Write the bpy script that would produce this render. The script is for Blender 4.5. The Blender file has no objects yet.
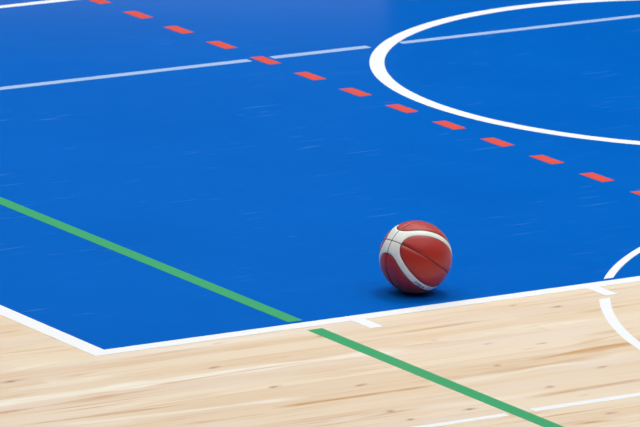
import bpy, bmesh, math, random
from mathutils import Vector, Matrix, noise
random.seed(7)
S = bpy.context.scene
COL = S.collection

# ------------------------------------------------------------------ camera
R_ = Vector((0.84228462, -0.53862806, 0.0208909))
U_ = Vector((0.10787245, 0.20640542, 0.9725021))
F_ = Vector((0.52812891, 0.81687001, -0.23195524))
cd = bpy.data.cameras.new('camera')
cam = bpy.data.objects.new('camera', cd); COL.objects.link(cam)
cd.sensor_width = 36.0
cd.lens = 7102.93 / 640 * 36
cd.clip_start = 0.5; cd.clip_end = 300
m = Matrix((R_, U_, -F_)).transposed().to_4x4()
m.translation = Vector((-10.83979879, -17.96281086, 5.44304883))
cam.matrix_world = m
cd.dof.use_dof = True
cd.dof.focus_distance = 21.9
cd.dof.aperture_fstop = 22.0
S.camera = cam

# ------------------------------------------------------------------ world
w = bpy.data.worlds.new('hall_ambience'); S.world = w
w.use_nodes = True
nt = w.node_tree; nt.nodes.clear()
tc = nt.nodes.new('ShaderNodeTexCoord'); sx = nt.nodes.new('ShaderNodeSeparateXYZ')
cr = nt.nodes.new('ShaderNodeValToRGB'); bg = nt.nodes.new('ShaderNodeBackground')
out = nt.nodes.new('ShaderNodeOutputWorld')
nt.links.new(tc.outputs['Generated'], sx.inputs[0])
nt.links.new(sx.outputs['Z'], cr.inputs[0])
cr.color_ramp.elements[0].position = 0.0; cr.color_ramp.elements[0].color = (0.0, 0.012, 0.03, 1)
cr.color_ramp.elements[1].position = 1.0; cr.color_ramp.elements[1].color = (0.62, 0.62, 0.62, 1)
e = cr.color_ramp.elements.new(0.35); e.color = (0.0, 0.015, 0.03, 1)
nt.links.new(cr.outputs[0], bg.inputs[0]); bg.inputs[1].default_value = 1.0
nt.links.new(bg.outputs[0], out.inputs[0])

# ------------------------------------------------------------------ ceiling lamps of the hall
def lamp(x, y, z, sx, sy, power, col=(1, 0.985, 0.96)):
    l = bpy.data.lights.new('ceiling_lamp', 'AREA'); l.shape = 'RECTANGLE'
    l.size = sx; l.size_y = sy; l.energy = power; l.color = col
    o = bpy.data.objects.new('ceiling_lamp', l); COL.objects.link(o)
    o.location = (x, y, z)
    return o
for gx in (-7.5, -2.5, 2.5, 7.5):
    for gy in (-4.5, 1.5, 7.5):
        k = (0.75 + 0.75 * (gx > 0)) * {-4.5: 0.62, 1.5: 1.48, 7.5: 0.95}[gy] * (0.7 if abs(gx) > 5 else 1.35)
        lamp(gx + 1.0, gy, 9.0, 2.4, 2.4, 100 * k)
# unseen dim area light, added far off for a sheen on the blue coat
wl = bpy.data.lights.new('sheen_light', 'AREA'); wl.shape = 'RECTANGLE'; wl.size = 5.2; wl.size_y = 1.2; wl.energy = 8.5; wl.color = (1, 0.93, 0.88)
wo = bpy.data.objects.new('sheen_light', wl); COL.objects.link(wo)
_az = math.radians(31.3)
wo.location = (2.3 + 30 * math.sin(_az), 4.7 + 30 * math.cos(_az), 5.65)
wo.rotation_euler = Vector((math.sin(_az), math.cos(_az), 0.16)).to_track_quat('Z', 'Y').to_euler()

S.view_settings.view_transform = 'Standard'
S.view_settings.look = 'None'
S.view_settings.gamma = 1
S.view_settings.use_curve_mapping = False
S.view_settings.exposure = 0.05

# ------------------------------------------------------------------ helpers
def mat(name, base=(0.5, 0.5, 0.5), rough=0.5, spec=0.5):
    M = bpy.data.materials.new(name); M.use_nodes = True
    b = M.node_tree.nodes['Principled BSDF']
    b.inputs['Base Color'].default_value = (*base, 1)
    b.inputs['Roughness'].default_value = rough
    b.inputs['Specular IOR Level'].default_value = spec
    return M, M.node_tree, b
def N(nt, t, **kw):
    n = nt.nodes.new(t)
    for k, v in kw.items(): setattr(n, k, v)
    return n
def coords(nt, scale=(1, 1, 1), rot=0.0, loc=(0, 0, 0)):
    t = N(nt, 'ShaderNodeTexCoord'); mp = N(nt, 'ShaderNodeMapping')
    mp.inputs['Scale'].default_value = scale; mp.inputs['Rotation'].default_value = (0, 0, rot)
    mp.inputs['Location'].default_value = loc
    nt.links.new(t.outputs['Object'], mp.inputs[0]); return mp.outputs[0]
def noise_tex(nt, vec, scale, detail=3, rough=0.5, dist=0.0):
    n = N(nt, 'ShaderNodeTexNoise'); nt.links.new(vec, n.inputs['Vector'])
    n.inputs['Scale'].default_value = scale; n.inputs['Detail'].default_value = detail
    n.inputs['Roughness'].default_value = rough; n.inputs['Distortion'].default_value = dist
    return n.outputs['Fac']
def ramp(nt, fac, stops):
    r = N(nt, 'ShaderNodeValToRGB'); nt.links.new(fac, r.inputs[0])
    es = r.color_ramp.elements
    while len(es) > 2: es.remove(es[-1])
    for i, (p, c) in enumerate(stops):
        if isinstance(c, (int, float)): c = (c, c, c)
        el = es[i] if i < 2 else es.new(p)
        el.position = p; el.color = (*c, 1)
    return r.outputs[0]
def mix(nt, fac, a, b, mode='MIX'):
    n = N(nt, 'ShaderNodeMix', data_type='RGBA', blend_type=mode)
    for sock, v in ((n.inputs[0], fac), (n.inputs[6], a), (n.inputs[7], b)):
        if isinstance(v, (int, float)): sock.default_value = v
        elif isinstance(v, tuple): sock.default_value = (*v, 1)
        else: nt.links.new(v, sock)
    return n.outputs[2]
def math_(nt, op, a, b=0.0):
    n = N(nt, 'ShaderNodeMath', operation=op)
    for sock, v in ((n.inputs[0], a), (n.inputs[1], b)):
        if isinstance(v, (int, float)): sock.default_value = v
        else: nt.links.new(v, sock)
    return n.outputs[0]
def meshobj(name, bm, M, parent=None):
    me = bpy.data.meshes.new(name); bm.to_mesh(me); bm.free()
    me.materials.append(M)
    o = bpy.data.objects.new(name, me); COL.objects.link(o)
    if parent: o.parent = parent
    return o
def prism(bm, pts, z0, z1):
    a = 0
    for i in range(len(pts)):
        x0, y0 = pts[i]; x1, y1 = pts[(i + 1) % len(pts)]; a += x0 * y1 - x1 * y0
    if a < 0: pts = pts[::-1]
    lo = [bm.verts.new((x, y, z0)) for x, y in pts]; hi = [bm.verts.new((x, y, z1)) for x, y in pts]
    bm.faces.new(hi); bm.faces.new(lo[::-1])
    for i in range(len(pts)):
        j = (i + 1) % len(pts); bm.faces.new((lo[i], lo[j], hi[j], hi[i]))
def box(bm, x0, x1, y0, y1, z0, z1):
    prism(bm, [(x0, y0), (x1, y0), (x1, y1), (x0, y1)], z0, z1)
def arc(bm, cx, cy, r0, r1, a0, a1, z0, z1, n, cut0=None, cut1=None):
    P = []
    for k in range(n + 1):
        a = a0 + (a1 - a0) * k / n
        P.append((cx + r1 * math.cos(a), cy + r1 * math.sin(a)))
    Q = []
    for k in range(n + 1):
        a = a0 + (a1 - a0) * k / n
        Q.append((cx + r0 * math.cos(a), cy + r0 * math.sin(a)))
    def snap(pts, i, cut):
        x, y = pts[i]; r = math.hypot(x - cx, y - cy); y = cut
        pts[i] = (cx - math.sqrt(r * r - (y - cy) ** 2), y)
    if cut0 is not None: snap(P, 0, cut0); snap(Q, 0, cut0)
    if cut1 is not None: snap(P, -1, cut1); snap(Q, -1, cut1)
    V = {}
    for nm, pts in (('P', P), ('Q', Q)):
        for zz in (z0, z1): V[nm, zz] = [bm.verts.new((x, y, zz)) for x, y in pts]
    for k in range(n):
        for q in ((V['P', z1][k], V['P', z1][k+1], V['Q', z1][k+1], V['Q', z1][k]),
                  (V['Q', z0][k], V['Q', z0][k+1], V['P', z0][k+1], V['P', z0][k]),
                  (V['P', z0][k], V['P', z0][k+1], V['P', z1][k+1], V['P', z1][k]),
                  (V['Q', z1][k], V['Q', z1][k+1], V['Q', z0][k+1], V['Q', z0][k])): bm.faces.new(q)
    for k in (0, n):
        f = bm.faces.new((V['P', z0][k], V['P', z1][k], V['Q', z1][k], V['Q', z0][k]))
    bmesh.ops.recalc_face_normals(bm, faces=bm.faces)
def tag(o, label, cat=None, group=None):
    o['label'] = label
    if cat: o['category'] = cat
    if group: o['group'] = group
    return o

T = 0.0006            # thickness of one coat of paint

# ------------------------------------------------------------------ materials
def wood_material():
    M, nt, b = mat('pale_maple_boards', rough=0.42, spec=0.25)
    L = nt.links
    v = coords(nt, (1, 1, 1), 0, (0.35, 0.021, 0))
    def brick(wd, h, off, c1, c2, mortar, mc):
        br = N(nt, 'ShaderNodeTexBrick'); L.new(v, br.inputs['Vector'])
        br.offset = off; br.offset_frequency = 2; br.squash = 1
        br.inputs['Scale'].default_value = 1
        br.inputs['Brick Width'].default_value = wd; br.inputs['Row Height'].default_value = h
        br.inputs['Mortar Size'].default_value = mortar; br.inputs['Mortar Smooth'].default_value = 0.3
        br.inputs['Bias'].default_value = 0
        br.inputs['Color1'].default_value = (*c1, 1); br.inputs['Color2'].default_value = (*c2, 1)
        br.inputs['Mortar'].default_value = (*mc, 1); return br
    br = brick(1.7, 0.086, 0.37, (0, 0, 0), (1, 1, 1), 0.0, (0.5, 0.5, 0.5))
    base = ramp(nt, br.outputs[0], [(0.0, (0.82, 0.69, 0.53)), (1.0, (0.74, 0.56, 0.385)), (0.35, (0.80, 0.66, 0.49)), (0.7, (0.77, 0.615, 0.445))])
    # every board's grain is shifted so that it stops at the joint
    t = N(nt, 'ShaderNodeTexCoord')
    add = N(nt, 'ShaderNodeVectorMath', operation='MULTIPLY_ADD')
    L.new(br.outputs[0], add.inputs[0]); add.inputs[1].default_value = (37, 23, 11); L.new(t.outputs['Object'], add.inputs[2])
    mp = N(nt, 'ShaderNodeMapping'); mp.inputs['Scale'].default_value = (1.6, 26, 1); L.new(add.outputs[0], mp.inputs[0])
    g = noise_tex(nt, mp.outputs[0], 1.0, 5, 0.6, 0.6)
    gm = ramp(nt, g, [(0.50, 0.0), (0.66, 1.0)])
    c = mix(nt, math_(nt, 'MULTIPLY', gm, 0.5), base, (0.68, 0.46, 0.26))
    mp2 = N(nt, 'ShaderNodeMapping'); mp2.inputs['Scale'].default_value = (0.7, 9, 1); L.new(t.outputs['Object'], mp2.inputs[0])
    g2 = ramp(nt, noise_tex(nt, mp2.outputs[0], 1.0, 3, 0.5, 0.3), [(0.40, 0.0), (0.68, 1.0)])
    c = mix(nt, math_(nt, 'MULTIPLY', g2, 0.45), c, (0.83, 0.745, 0.62))
    # long brown mineral streaks
    mp3 = N(nt, 'ShaderNodeMapping'); mp3.inputs['Scale'].default_value = (2.2, 30, 1); mp3.inputs['Location'].default_value = (3.1, 1.7, 0); L.new(t.outputs['Object'], mp3.inputs[0])
    s3 = ramp(nt, noise_tex(nt, mp3.outputs[0], 1.0, 4, 0.6, 0.4), [(0.64, 0.0), (0.76, 1.0)])
    c = mix(nt, math_(nt, 'MULTIPLY', s3, 0.55), c, (0.55, 0.31, 0.15))
    th = ramp(nt, noise_tex(nt, coords(nt, (1.3, 75, 1), 0.004, (5.2, 0.3, 0)), 1.0, 4, 0.65, 0.5), [(0.56, 0.0), (0.66, 1.0)])
    tm = ramp(nt, noise_tex(nt, coords(nt, (1.4, 5, 1), 0, (1.2, 8.3, 0)), 1.0, 3, 0.5), [(0.42, 0.0), (0.62, 1.0)])
    c = mix(nt, math_(nt, 'MULTIPLY', math_(nt, 'MULTIPLY', th, tm), 0.75), c, (0.55, 0.33, 0.16))
    pk = ramp(nt, noise_tex(nt, coords(nt, (1.0, 6, 1), 0, (9.2, 4.3, 0)), 1.0, 4, 0.6, 0.4), [(0.48, 0.0), (0.66, 1.0)])
    c = mix(nt, math_(nt, 'MULTIPLY', pk, 0.5), c, (0.78, 0.67, 0.59))
    # small dark knots
    mp4 = N(nt, 'ShaderNodeMapping'); mp4.inputs['Scale'].default_value = (3.2, 7.0, 1); L.new(t.outputs['Object'], mp4.inputs[0])
    vo = N(nt, 'ShaderNodeTexVoronoi'); L.new(mp4.outputs[0], vo.inputs['Vector']); vo.inputs['Scale'].default_value = 1.0
    k = ramp(nt, vo.outputs['Distance'], [(0.03, 1.0), (0.11, 0.0)])
    c = mix(nt, math_(nt, 'MULTIPLY', k, 0.0), c, (0.42, 0.24, 0.12))
    jr = brick(1.7, 0.086, 0.37, (0, 0, 0), (0, 0, 0), 0.0008, (1, 1, 1))
    c = mix(nt, math_(nt, 'MULTIPLY', jr.outputs[0], 0.2), c, (0.5, 0.33, 0.18))
    at = N(nt, 'ShaderNodeAttribute', attribute_name='board_figure')
    sp_ = N(nt, 'ShaderNodeSeparateColor'); L.new(at.outputs['Color'], sp_.inputs[0])
    c = mix(nt, math_(nt, 'MULTIPLY', sp_.outputs[1], 1.0), c, (0.88, 0.83, 0.72))
    fine = ramp(nt, noise_tex(nt, coords(nt, (3, 90, 1)), 1.0, 3, 0.6), [(0.3, 0.45), (0.6, 1.0)])
    c = mix(nt, math_(nt, 'MULTIPLY', math_(nt, 'MULTIPLY', sp_.outputs[0], fine), 1.0), c, (0.54, 0.28, 0.10))
    c = mix(nt, math_(nt, 'MULTIPLY', sp_.outputs[2], 1.0), c, (0.26, 0.13, 0.06))
    L.new(c, b.inputs['Base Color'])
    return M

def blue_material():
    M, nt, b = mat('blue_floor_paint', rough=0.33, spec=0.02)
    b.inputs['Coat Weight'].default_value = 0.35; b.inputs['Coat Roughness'].default_value = 0.07; b.inputs['Coat IOR'].default_value = 1.4
    L = nt.links
    v = coords(nt)
    n1 = ramp(nt, noise_tex(nt, v, 1.3, 4, 0.55), [(0.35, (0.000, 0.119, 0.535)), (0.68, (0.000, 0.128, 0.565))])
    # thin pale scuffs left by shoes, running with the boards
    v2 = coords(nt, (5.0, 60, 1), 0.03)
    s = ramp(nt, noise_tex(nt, v2, 1.0, 2, 0.5, 0.3), [(0.645, 0.0), (0.74, 1.0)])
    s2 = ramp(nt, noise_tex(nt, v, 2.6, 2, 0.5), [(0.44, 0.0), (0.60, 1.0)])
    sf = math_(nt, 'MULTIPLY', math_(nt, 'MULTIPLY', s, s2), 0.20)
    c = mix(nt, sf, n1, (0.20, 0.42, 0.78))
    L.new(c, b.inputs['Base Color'])
    rr = ramp(nt, noise_tex(nt, v, 3.0, 3, 0.6), [(0.3, 0.30), (0.7, 0.40)])
    L.new(rr, b.inputs['Roughness'])
    return M
def paint(name, col, var=0.04, rough=0.35, wear=(1, 1, 1), amount=0.15):
    M, nt, b = mat(name, col, rough, 0.3)
    v = coords(nt, (3, 20, 1))
    f = ramp(nt, noise_tex(nt, v, 1.5, 4, 0.6), [(0.45, 0.0), (0.75, amount)])
    nt.links.new(mix(nt, f, col, wear), b.inputs['Base Color'])
    return M
M_wood = wood_material(); M_blue = blue_material()
M_white = paint('white_line_paint', (0.91, 0.935, 0.955), wear=(0.82, 0.86, 0.9))
M_grey = paint('pale_blue_grey_line_paint', (0.40, 0.56, 0.83), wear=(0.22, 0.40, 0.76), amount=0.35)
M_green = paint('green_line_paint', (0.045, 0.385, 0.155), wear=(0.12, 0.45, 0.25))
M_red = paint('red_line_paint', (0.75, 0.085, 0.060), wear=(0.8, 0.2, 0.16))

# ------------------------------------------------------------------ floor
# figure of the individual boards (pale sapwood, brown heartwood streaks, knots): kind, x0, x1, y0, y1, half-width, strength
GRAIN = [('L', -0.731, 0.808, -0.394, -0.415, 0.0572, 0.9),
 ('L', -0.563, 0.224, -0.689, -0.762, 0.0254, 0.7),
 ('L', 0.691, 1.44, -0.813, -0.792, 0.0445, 0.5),
 ('L', 0.112, 0.744, -0.086, -0.116, 0.0445, 0.4),
 ('L', 0.167, 0.958, -1.016, -1.062, 0.0381, 0.5),
 ('L', -0.529, -0.111, -0.281, -0.279, 0.0381, 0.5),
 ('L', 0.835, 1.574, -0.374, -0.386, 0.0509, 0.5),
 ('L', -0.412, -0.192, -0.079, -0.061, 0.0381, 0.4),
 ('D', 0.113, 0.645, -0.82, -0.828, 0.0222, 1),
 ('D', -0.718, -0.084, -0.491, -0.466, 0.0254, 0.55),
 ('D', -0.65, -0.134, -0.642, -0.662, 0.0159, 0.8),
 ('D', -0.493, -0.398, -0.189, -0.186, 0.0159, 0.9),
 ('D', -0.288, -0.14, -0.225, -0.21, 0.0191, 0.5),
 ('D', 1.112, 1.553, -0.714, -0.685, 0.0381, 0.85),
 ('D', 0.71, 1.314, -0.783, -0.78, 0.0318, 0.45),
 ('D', 0.838, 1.286, -1.077, -1.064, 0.0254, 0.6),
 ('D', -0.195, -0.119, 0.326, 0.328, 0.0159, 0.8),
 ('D', -0.323, -0.047, 0.104, 0.094, 0.0191, 0.35),
 ('D', -0.098, 0.539, -0.432, -0.409, 0.0114, 0.6),
 ('D', 0.762, 0.909, -1.399, -1.414, 0.0191, 0.9),
 ('D', -0.019, 0.272, -0.126, -0.116, 0.0191, 0.3),
 ('D', 0.685, 0.834, -0.294, -0.29, 0.0127, 0.4),
 ('D', 0.895, 1.185, -0.253, -0.237, 0.0254, 0.3),
 ('D', 1.561, 1.796, -0.293, -0.287, 0.0254, 0.45),
 ('D', 1.424, 1.619, -0.547, -0.538, 0.0254, 0.35),
 ('D', 0.258, 0.477, -1.039, -1.028, 0.0254, 0.6),
 ('D', 0.624, 0.787, -1.235, -1.232, 0.0191, 0.4),
 ('D', -0.252, 0.021, -0.855, -0.861, 0.0254, 0.5),
 ('D', 0.369, 0.528, -0.535, -0.539, 0.0191, 0.35),
 ('D', -0.564, -0.424, -0.341, -0.337, 0.0191, 0.4),
 ('D', 1.271, 1.597, -0.633, -0.569, 0.0191, 0.35),
 ('K', 0.207, 0.243, -0.621, -0.614, 0.0127, 1),
 ('K', 0.448, 0.487, -0.723, -0.718, 0.0127, 0.9),
 ('K', 0.169, 0.206, -0.341, -0.333, 0.0127, 0.9),
 ('K', 0.339, 0.361, -0.096, -0.095, 0.0102, 0.8),
 ('K', 0.363, 0.393, -1.018, -1.015, 0.0159, 0.8),
 ('K', 0.58, 0.621, -1.109, -1.111, 0.014, 1),
 ('K', 0.368, 0.392, -1.124, -1.124, 0.0127, 0.9),
 ('K', 1.218, 1.244, -0.563, -0.563, 0.0114, 1),
 ('K', 1.076, 1.099, -0.488, -0.486, 0.0102, 0.8),
 ('K', 1.516, 1.555, -0.204, -0.203, 0.0114, 1),
 ('K', 1.415, 1.436, -0.129, -0.126, 0.0095, 0.8),
 ('K', 0.94, 0.972, -1.013, -1.003, 0.014, 0.8),
 ('K', 1.215, 1.25, -0.891, -0.883, 0.0127, 0.8),
 ('K', 0.928, 0.964, -1.346, -1.346, 0.0127, 0.8),
 ('K', 0.948, 0.971, -0.722, -0.72, 0.0127, 0.7),
 ('K', -0.103, -0.084, -0.108, -0.105, 0.0095, 0.4),
 ('K', -0.46, -0.428, -0.193, -0.19, 0.0159, 0.8),
 ('K', 0.439, 0.458, -0.328, -0.325, 0.0095, 0.5),
 ('K', 0.706, 0.741, -0.402, -0.393, 0.0102, 0.6),
 ('K', 0.944, 0.967, -0.376, -0.374, 0.0095, 0.4),
 ('K', 0.978, 1.004, -1.138, -1.132, 0.0095, 0.5),
 ('K', 0.665, 0.694, -0.172, -0.167, 0.0102, 0.6)]
def axis(lo, a, b, hi, d):
    n = int(round((b - a) / d))
    return [lo, (lo + a) / 2] + [a + (b - a) * i / n for i in range(n + 1)] + [(hi + b) / 2, hi]
XS = axis(-14, -1.0, 2.1, 16, 0.02); YS = axis(-14, -1.75, 0.4, 16, 0.005)
verts = [(x, y, 0) for y in YS for x in XS]; nx = len(XS)
faces = [(j * nx + i, j * nx + i + 1, (j + 1) * nx + i + 1, (j + 1) * nx + i) for j in range(len(YS) - 1) for i in range(nx - 1)]
base = len(verts)
verts += [(-14, -14, -0.05), (16, -14, -0.05), (16, 16, -0.05), (-14, 16, -0.05)]
faces.append((base + 3, base + 2, base + 1, base))
me = bpy.data.meshes.new('floor'); me.from_pydata(verts, [], faces)
ca = me.color_attributes.new('board_figure', 'FLOAT_COLOR', 'POINT')
vals = []
for (x, y, z) in verts:
    c = [0.0, 0.0, 0.0]
    if -1.1 < x < 2.2 and -1.8 < y < 0.45:
        wy = 0.010 * noise.noise(Vector((x * 2.2, y * 6, 3.3)))
        for k, x0, x1, y0, y1, hw, st in GRAIN:
            if x < x0 - 0.15 or x > x1 + 0.15: continue
            t = (x - x0) / (x1 - x0); yc = y0 + (y1 - y0) * t
            if abs(y - yc) > hw * 3: continue
            if k == 'K':
                v = st * math.exp(-((y + wy * .3 - yc) / (hw * .62)) ** 2 - ((t - 0.5) / 0.42) ** 2); ch = 2
            else:
                e1 = min(1, max(0, (x - x0) / 0.10 + .3)); e2 = min(1, max(0, (x1 - x) / 0.12 + .3))
                h = hw * (0.52 + 0.6 * noise.noise(Vector((x * 5, yc * 40, 1.0))))
                q = (y + wy * .6 - yc) / h
                v = (1.35 if k == 'D' else 1.1) * st * math.exp(-abs(q) ** 4) * e1 * e2 * (0.8 + 0.5 * noise.noise(Vector((x * 9, y * 60, 7.0))))
                ch = 0 if k == 'D' else 1
            c[ch] = min(1.0, max(c[ch], v))
    vals += [c[0], c[1], c[2], 1.0]
ca.data.foreach_set('color', vals)
me.materials.append(M_wood)
o = bpy.data.objects.new('floor', me); COL.objects.link(o); o['kind'] = 'structure'
LX, LY = 5.8, 4.82
bm = bmesh.new(); box(bm, 0, LX, 0, LY, 0, T)
blue = meshobj('floor', bm, M_blue); blue['kind'] = 'structure'

# ------------------------------------------------------------------ court markings
W = 0.054
# white border of the blue key, with the two rebound marks outside its near side
bm = bmesh.new()
prism(bm, [(-0.062, LY), (-0.062, -W), (0, -W), (0, LY)], 0, 2 * T)
lane = meshobj('key_border_line', bm, M_white)
tag(lane, 'white painted border line that turns a corner between the blue area and the pale wood', 'court line')
def side(y0, y1, nm):
    b_ = bmesh.new(); box(b_, 0, LX, y0, y1, 0, 2 * T)
    return meshobj(nm, b_, M_white, lane)
side(-W, 0, 'side_line'); 
for x0, x1 in ((0.866, 0.914), (1.752, 1.800)):
    b_ = bmesh.new(); box(b_, x0, x1, -0.160, -W, 0, 2 * T)
    meshobj('hash_mark', b_, M_white, lane)

def strip(name, M, rects, z0, z1, label, cat='court line'):
    b_ = bmesh.new()
    root = None
    for q in rects:
        box(b_, *q, z0, z1)
    return tag(meshobj(name, b_, M), label, cat)
# green line: blue stretch and wood stretch
strip('green_line', M_green, [(0.680, 0.734, 0.024, LY)], T, 2 * T,
      'green painted line running across the blue floor and stopping at the white border')
strip('green_line', M_green, [(0.680, 0.734, -7.0, -0.087)], 0, T,
      'green painted line crossing the pale wood floor in front of the white border')
# pale grey-blue line in three stretches
strip('pale_line', M_grey, [(0.0, 2.615, 3.321, 3.362)], T, 2 * T,
      'thin pale grey-blue line from the left edge up to the red dashes')
strip('pale_line', M_grey, [(2.711, 3.130, 3.321, 3.362)], T, 2 * T,
      'short thin pale grey-blue line between the red dashes and the white arc')
strip('pale_line', M_grey, [(3.270, 5.7, 3.325, 3.362)], T, 2 * T,
      'thin pale grey-blue line inside the large white arc')
strip('white_line', M_white, [(0.0, 2.634, 4.549, 4.591)], T, 2 * T,
      'thin white line on the blue floor across the top left corner of the picture')
# thin line in the wood in front
strip('white_line', M_white, [(-6.0, 0.664, -1.226, -1.197)], 0, T,
      'thin white line on the wood floor left of the green line, at the bottom edge')
strip('white_line', M_white, [(0.758, 6.0, -1.224, -1.190)], 0, T,
      'thin white line on the wood floor right of the green line, at the bottom edge')

# large arc on the blue floor
bm = bmesh.new()
arc(bm, 4.083, 2.399, 1.255, 1.309, math.radians(20), math.radians(340), T, 2 * T, 160)
tag(meshobj('white_arc', bm, M_white), 'large thick white arc painted on the blue floor behind the ball', 'court line')
# circle crossing the border: one stretch on the blue, one on the wood
cx, cy, r0, r1 = 3.213, -1.1945, 1.776, 1.811
r0b = 1.784
rm = (r0 + r1) / 2
a_up = math.pi - math.asin((0.023 - cy) / rm)
a_dn = math.pi - math.asin((-0.186 - cy) / rm)
bm = bmesh.new()
arc(bm, cx, cy, r0b, 1.812, math.radians(60), a_up, T, 2 * T, 70, None, 0.023)
tag(meshobj('white_arc', bm, M_white), 'short white arc on the blue floor at the right edge, right of the ball', 'court line')
bm = bmesh.new()
arc(bm, cx, cy, r0, r1, math.radians(330), a_dn, 0, T, 150, None, -0.187)
tag(meshobj('white_arc', bm, M_white), 'white arc on the wood floor curving down to the right edge', 'court line')

# red dashed line
rx, ry, sp = 2.6636, 4.2096, 0.3
W2 = 0.053
dashes = []
bmd = bmesh.new()
# dash mesh (slightly skewed ends, as masked by hand)
prism(bmd, [(-W2/2 + .001, 0.074), (W2/2, 0.068), (W2/2, -0.064), (-W2/2, -0.064)], 0, T)
first = meshobj('red_dash', bmd, M_red)
order = list(range(-1, 12))
lab = {-1: 'red dash uppermost in the row, cut off by the top edge',
       0: 'red dash second from the top of the diagonal row',
       1: 'red dash third from the top of the diagonal row',
       2: 'red dash just above and left of the thin pale line',
       3: 'red dash standing in the gap of the thin pale line',
       4: 'red dash first below the thin pale line',
       5: 'red dash second below the thin pale line, left of the large white arc',
       6: 'red dash just below the left end of the large white arc',
       7: 'red dash above the ball, fifth from the right end of the row',
       8: 'red dash fourth from the right end of the row',
       9: 'red dash third from the right end of the row',
       10: 'red dash last whole one before the right edge',
       11: 'red dash at the right edge, cut off by the frame'}
for i in order:
    o = first if i == -1 else first.copy()
    if i != -1: COL.objects.link(o)
    o.location = (rx + 0.0008 * i + (0.006 if i < 1 else 0), ry - sp * i, T)
    tag(o, lab[i], 'court line', 'red dashes of the broken line')

# ------------------------------------------------------------------ basketball
RB = 0.1155
BX, BY = 1.2383, 0.1582
def cam2w(v): return (R_ * v[0] + U_ * v[1] - F_ * v[2]).normalized()
nA = cam2w((0.4703384, 0.86990582, -0.14847778))
Nn = cam2w((-0.65505794, 0.45689, 0.60178952))
tA = cam2w((0.59133821, -0.18578317, 0.78473163))
SW = 0.100; RHO = 0.53           # half-width of the white strip, rounding of the red ovals
s2_ = math.sqrt(2)
def fields(p):
    a = p.dot(tA); b = p.dot(nA)
    u = abs(a + b) / s2_; v = abs(a - b) / s2_
    q1 = max(SW + RHO - u, 0.0); q2 = max(SW + RHO - v, 0.0)
    g = RHO - math.hypot(q1, q2)
    if q1 == 0 or q2 == 0: g = min(min(u, v) - SW, g if (q1 == 0 and q2 == 0) else 9)
    return a, b, g
def radius(p):
    a, b, g = fields(p)
    la, lb = abs(a), abs(b)
    if g > 0:
        # only the plane through the oval's long axis is a seam on the red leather
        d = lb if la > lb else la
        depth = 0.0040; wd = 0.036
        s = depth * math.exp(-(d / wd) ** 2)
    else:
        s = 0.0010 * math.exp(-(min(la, lb) / 0.012) ** 2)
        k = 1.0
        s = s * k
    e = 0.0018 * math.exp(-(g / 0.020) ** 2)
    return RB - max(s, e) - 0.2 * min(s, e)
bmi = bmesh.new(); bmesh.ops.create_icosphere(bmi, subdivisions=6, radius=1.0)
tris = [[v.co.normalized() for v in f.verts] for f in bmi.faces]; bmi.free()
def clip(poly, fn, th, keep_above):
    out_ = []; n = len(poly)
    vals = [fn(p) - th for p in poly]
    if not keep_above: vals = [-x for x in vals]
    if all(x >= 0 for x in vals): return poly
    if all(x <= 0 for x in vals): return []
    for i in range(n):
        p, q = poly[i], poly[(i + 1) % n]; fp, fq = vals[i], vals[(i + 1) % n]
        if fp >= 0: out_.append(p)
        if (fp > 0 and fq < 0) or (fp < 0 and fq > 0):
            t = fp / (fp - fq); out_.append((p + (q - p) * t).normalized())
    return out_ if len(out_) > 2 else []
fa = lambda p: fields(p)[0]
fb = lambda p: fields(p)[1]
fg = lambda p: fields(p)[2]
HS = 0.0125   # half-width of the painted seam line (unit sphere)
HR = 0.016
GS = 0.016
buckets = {}
def put(key, poly):
    if poly: buckets.setdefault(key, []).append(poly)
for t in tris:
    for sa in (1, -1):
        P1 = clip(t, fa, 0.0, sa > 0)
        if not P1: continue
        for sb in (1, -1):
            P2 = clip(P1, fb, 0.0, sb > 0)
            if not P2: continue
            # red leather
            c = sum(P2, Vector()) / len(P2)
            red = clip(P2, fg, GS, True)
            if red:
                # which half of which oval: inside the lune of a or of b
                fab = lambda p: abs(p.dot(tA)) - abs(p.dot(nA))
                for k, lune in ((True, 'a'), (False, 'b')):
                    P3 = clip(red, fab, 0.0, k)
                    if not P3: continue
                    f_ = fb if lune == 'a' else fa
                    sg = sb if lune == 'a' else sa
                    put(('red', sa, sb, lune), clip(P3, f_, HR * sg, sg > 0))
                    put(('groove',), clip(P3, f_, HR * sg, sg < 0))
            rest = clip(P2, fg, GS, False)
            if rest:
                put(('seam',), clip(rest, fg, -GS * 0.6, True))
                wh = clip(rest, fg, -GS * 0.6, False)
                if wh:
                    w1 = clip(wh, fa, HS * sa, sa > 0); put(('seam',), clip(wh, fa, HS * sa, sa < 0))
                    if w1:
                        put(('white', sa, sb), clip(w1, fb, HS * sb, sb > 0))
                        put(('seam',), clip(w1, fb, HS * sb, sb < 0))

def leather(name, c1, c2, rough, bump):
    M, nt, b = mat(name, c1, rough, 0.5)
    v = coords(nt)
    f = ramp(nt, noise_tex(nt, v, 9, 4, 0.6), [(0.3, 0.0), (0.7, 1.0)])
    nt.links.new(mix(nt, f, c1, c2), b.inputs['Base Color'])
    vo = N(nt, 'ShaderNodeTexVoronoi'); nt.links.new(v, vo.inputs['Vector']); vo.inputs['Scale'].default_value = 420
    bp = N(nt, 'ShaderNodeBump'); bp.inputs['Strength'].default_value = bump; bp.inputs['Distance'].default_value = 0.0006
    nt.links.new(vo.outputs['Distance'], bp.inputs['Height']); nt.links.new(bp.outputs[0], b.inputs['Normal'])
    return M
M_redl = leather('red_brown_leather', (0.47, 0.022, 0.016), (0.40, 0.016, 0.011), 0.42, 0.5)
M_redl.node_tree.nodes['Principled BSDF'].inputs['Specular IOR Level'].default_value = 0.45
_b = M_redl.node_tree.nodes['Principled BSDF']
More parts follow.
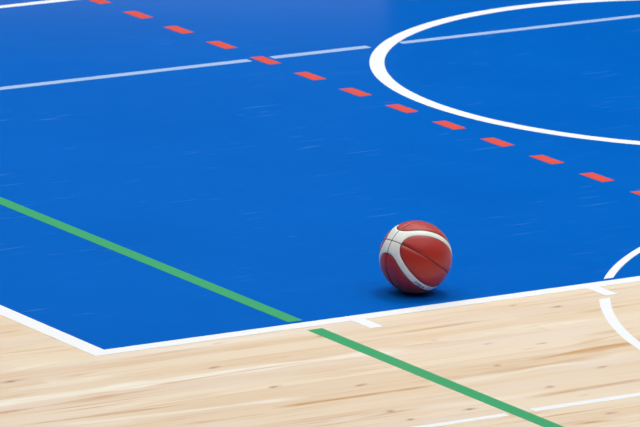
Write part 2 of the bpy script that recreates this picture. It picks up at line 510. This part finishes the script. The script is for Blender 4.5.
_b.inputs['Sheen Weight'].default_value = 0.3; _b.inputs['Sheen Roughness'].default_value = 0.45; _b.inputs['Sheen Tint'].default_value = (1, 0.85, 0.85, 1)
M_whl = leather('off_white_leather', (0.88, 0.89, 0.85), (0.80, 0.82, 0.78), 0.45, 0.25)
M_seam = leather('dark_seam_rubber', (0.045, 0.035, 0.030), (0.06, 0.045, 0.04), 0.6, 0.0)
M_groove = leather('red_groove', (0.14, 0.014, 0.011), (0.16, 0.018, 0.013), 0.6, 0.0)
M_ink = leather('grey_print', (0.10, 0.13, 0.16), (0.12, 0.15, 0.2), 0.5, 0.0)

root = bpy.data.objects.new('basketball', None); COL.objects.link(root)
root.location = (BX, BY, T)
root.empty_display_size = 0.05
tag(root, 'red-brown and white leather basketball lying on the blue floor beside the white border', 'basketball')
CZ = Vector((0, 0, RB))
def build(name, polys, M):
    b_ = bmesh.new(); cache = {}
    def V(p):
        k = (round(p.x, 5), round(p.y, 5), round(p.z, 5))
        if k not in cache: cache[k] = b_.verts.new(p * radius(p) + CZ)
        return cache[k]
    for poly in polys:
        vs = []
        for p in poly:
            v = V(p)
            if v not in vs: vs.append(v)
        if len(vs) > 2:
            try: b_.faces.new(vs)
            except ValueError: pass
    for f in b_.faces: f.smooth = True
    return meshobj(name, b_, M, root)
strips = {}
for key in sorted(buckets, key=str):
    if key[0] == 'red': o = build('leather_panel', buckets[key], M_redl)
    elif key[0] == 'white': o = build('white_strip', buckets[key], M_whl); strips[key[1:]] = o
    elif key[0] == 'groove': o = build('groove', buckets[key], M_groove)
    else: o = build('seam', buckets[key], M_seam)
# shiny panels are red-brown, the strips white
for o in strips.values(): o['label'] = 'off-white leather strip'

def sphere_patch(px, py):
    x = (px - 415.5) / 36.2; y = (257.2 - py) / 36.2
    return cam2w((x, y, math.sqrt(max(0, 1 - x * x - y * y))))
# valve hole: a small recessed rubber ring
vp = sphere_patch(441.3, 253.2)
b_ = bmesh.new()
zq = Vector((0, 0, 1)).rotation_difference(vp)
rings = [(0.0, -0.0030), (0.0008, -0.0028), (0.0012, 0.0002), (0.0022, 0.0005), (0.0030, 0.0001), (0.0034, -0.0008)]
prev = None
for r, h in rings:
    ring = [b_.verts.new(zq @ Vector((r * math.cos(t * math.pi / 8), r * math.sin(t * math.pi / 8), RB + h)) + CZ) for t in range(16)] if r else [b_.verts.new(zq @ Vector((0, 0, RB + h)) + CZ)]
    if prev:
        for t in range(16):
            u = (t + 1) % 16
            if len(prev) == 1: b_.faces.new((prev[0], ring[t], ring[u]))
            else: b_.faces.new((prev[t], ring[t], ring[u], prev[u]))
    prev = ring
vo_ = meshobj('valve', b_, M_redl, root)
b_ = bmesh.new()
vs = [b_.verts.new(zq @ Vector((0.0021 * math.cos(t * math.pi / 8), 0.0021 * math.sin(t * math.pi / 8), RB + 0.0007)) + CZ) for t in range(16)]
vt = [b_.verts.new(zq @ Vector((0.0021 * math.cos(t * math.pi / 8), 0.0021 * math.sin(t * math.pi / 8), RB - 0.0018)) + CZ) for t in range(16)]
b_.faces.new(vs); b_.faces.new(vt[::-1])
for t in range(16): b_.faces.new((vs[t], vt[t], vt[(t+1) % 16], vs[(t+1) % 16]))
pl = meshobj('valve_plug', b_, M_seam, vo_)

# lettering printed on the lower white strip
def lettering(text, size, pa, pb, M, name, parent, lift=0.0004):
    cu = bpy.data.curves.new('text', 'FONT'); cu.body = text; cu.size = 1.0
    cu.align_x = 'CENTER'; cu.align_y = 'CENTER'; cu.resolution_u = 3; cu.offset = 0.012; cu.shear = 0.2
    to = bpy.data.objects.new('text', cu); COL.objects.link(to)
    bpy.context.view_layer.update()
    me0 = to.evaluated_get(bpy.context.evaluated_depsgraph_get()).to_mesh()
    b_ = bmesh.new(); b_.from_mesh(me0)
    COL.objects.unlink(to); bpy.data.objects.remove(to); bpy.data.curves.remove(cu)
    bmesh.ops.triangulate(b_, faces=b_.faces)
    bmesh.ops.subdivide_edges(b_, edges=b_.edges, cuts=1)
    c = ((pa + pb) / 2).normalized(); ex = (pb - pa).normalized(); ey = c.cross(ex).normalized()
    xs = [v.co.x for v in b_.verts]; ys = [v.co.y for v in b_.verts]
    s = (pb - pa).length / (max(xs) - min(xs)); mx = (max(xs) + min(xs)) / 2; my = (max(ys) + min(ys)) / 2
    sy = size / (max(ys) - min(ys))
    for v in b_.verts:
        p = (c + ex * (v.co.x - mx) * s + ey * (v.co.y - my) * sy).normalized()
        v.co = p * (radius(p) + lift) + CZ
    me = bpy.data.meshes.new(name); b_.to_mesh(me); b_.free(); me.materials.append(M)
    o = bpy.data.objects.new(name, me); COL.objects.link(o); o.parent = parent
    return o
pa = sphere_patch(413.6, 281.4); pb = sphere_patch(423.6, 287.6)
# the strip the print lies on
mid = ((pa + pb) / 2).normalized()
st = strips[(1 if mid.dot(tA) > 0 else -1, 1 if mid.dot(nA) > 0 else -1)]
lettering('FIBA', 0.125, pa, pb, M_ink, 'lettering', st)['label'] = 'dark grey printed lettering'
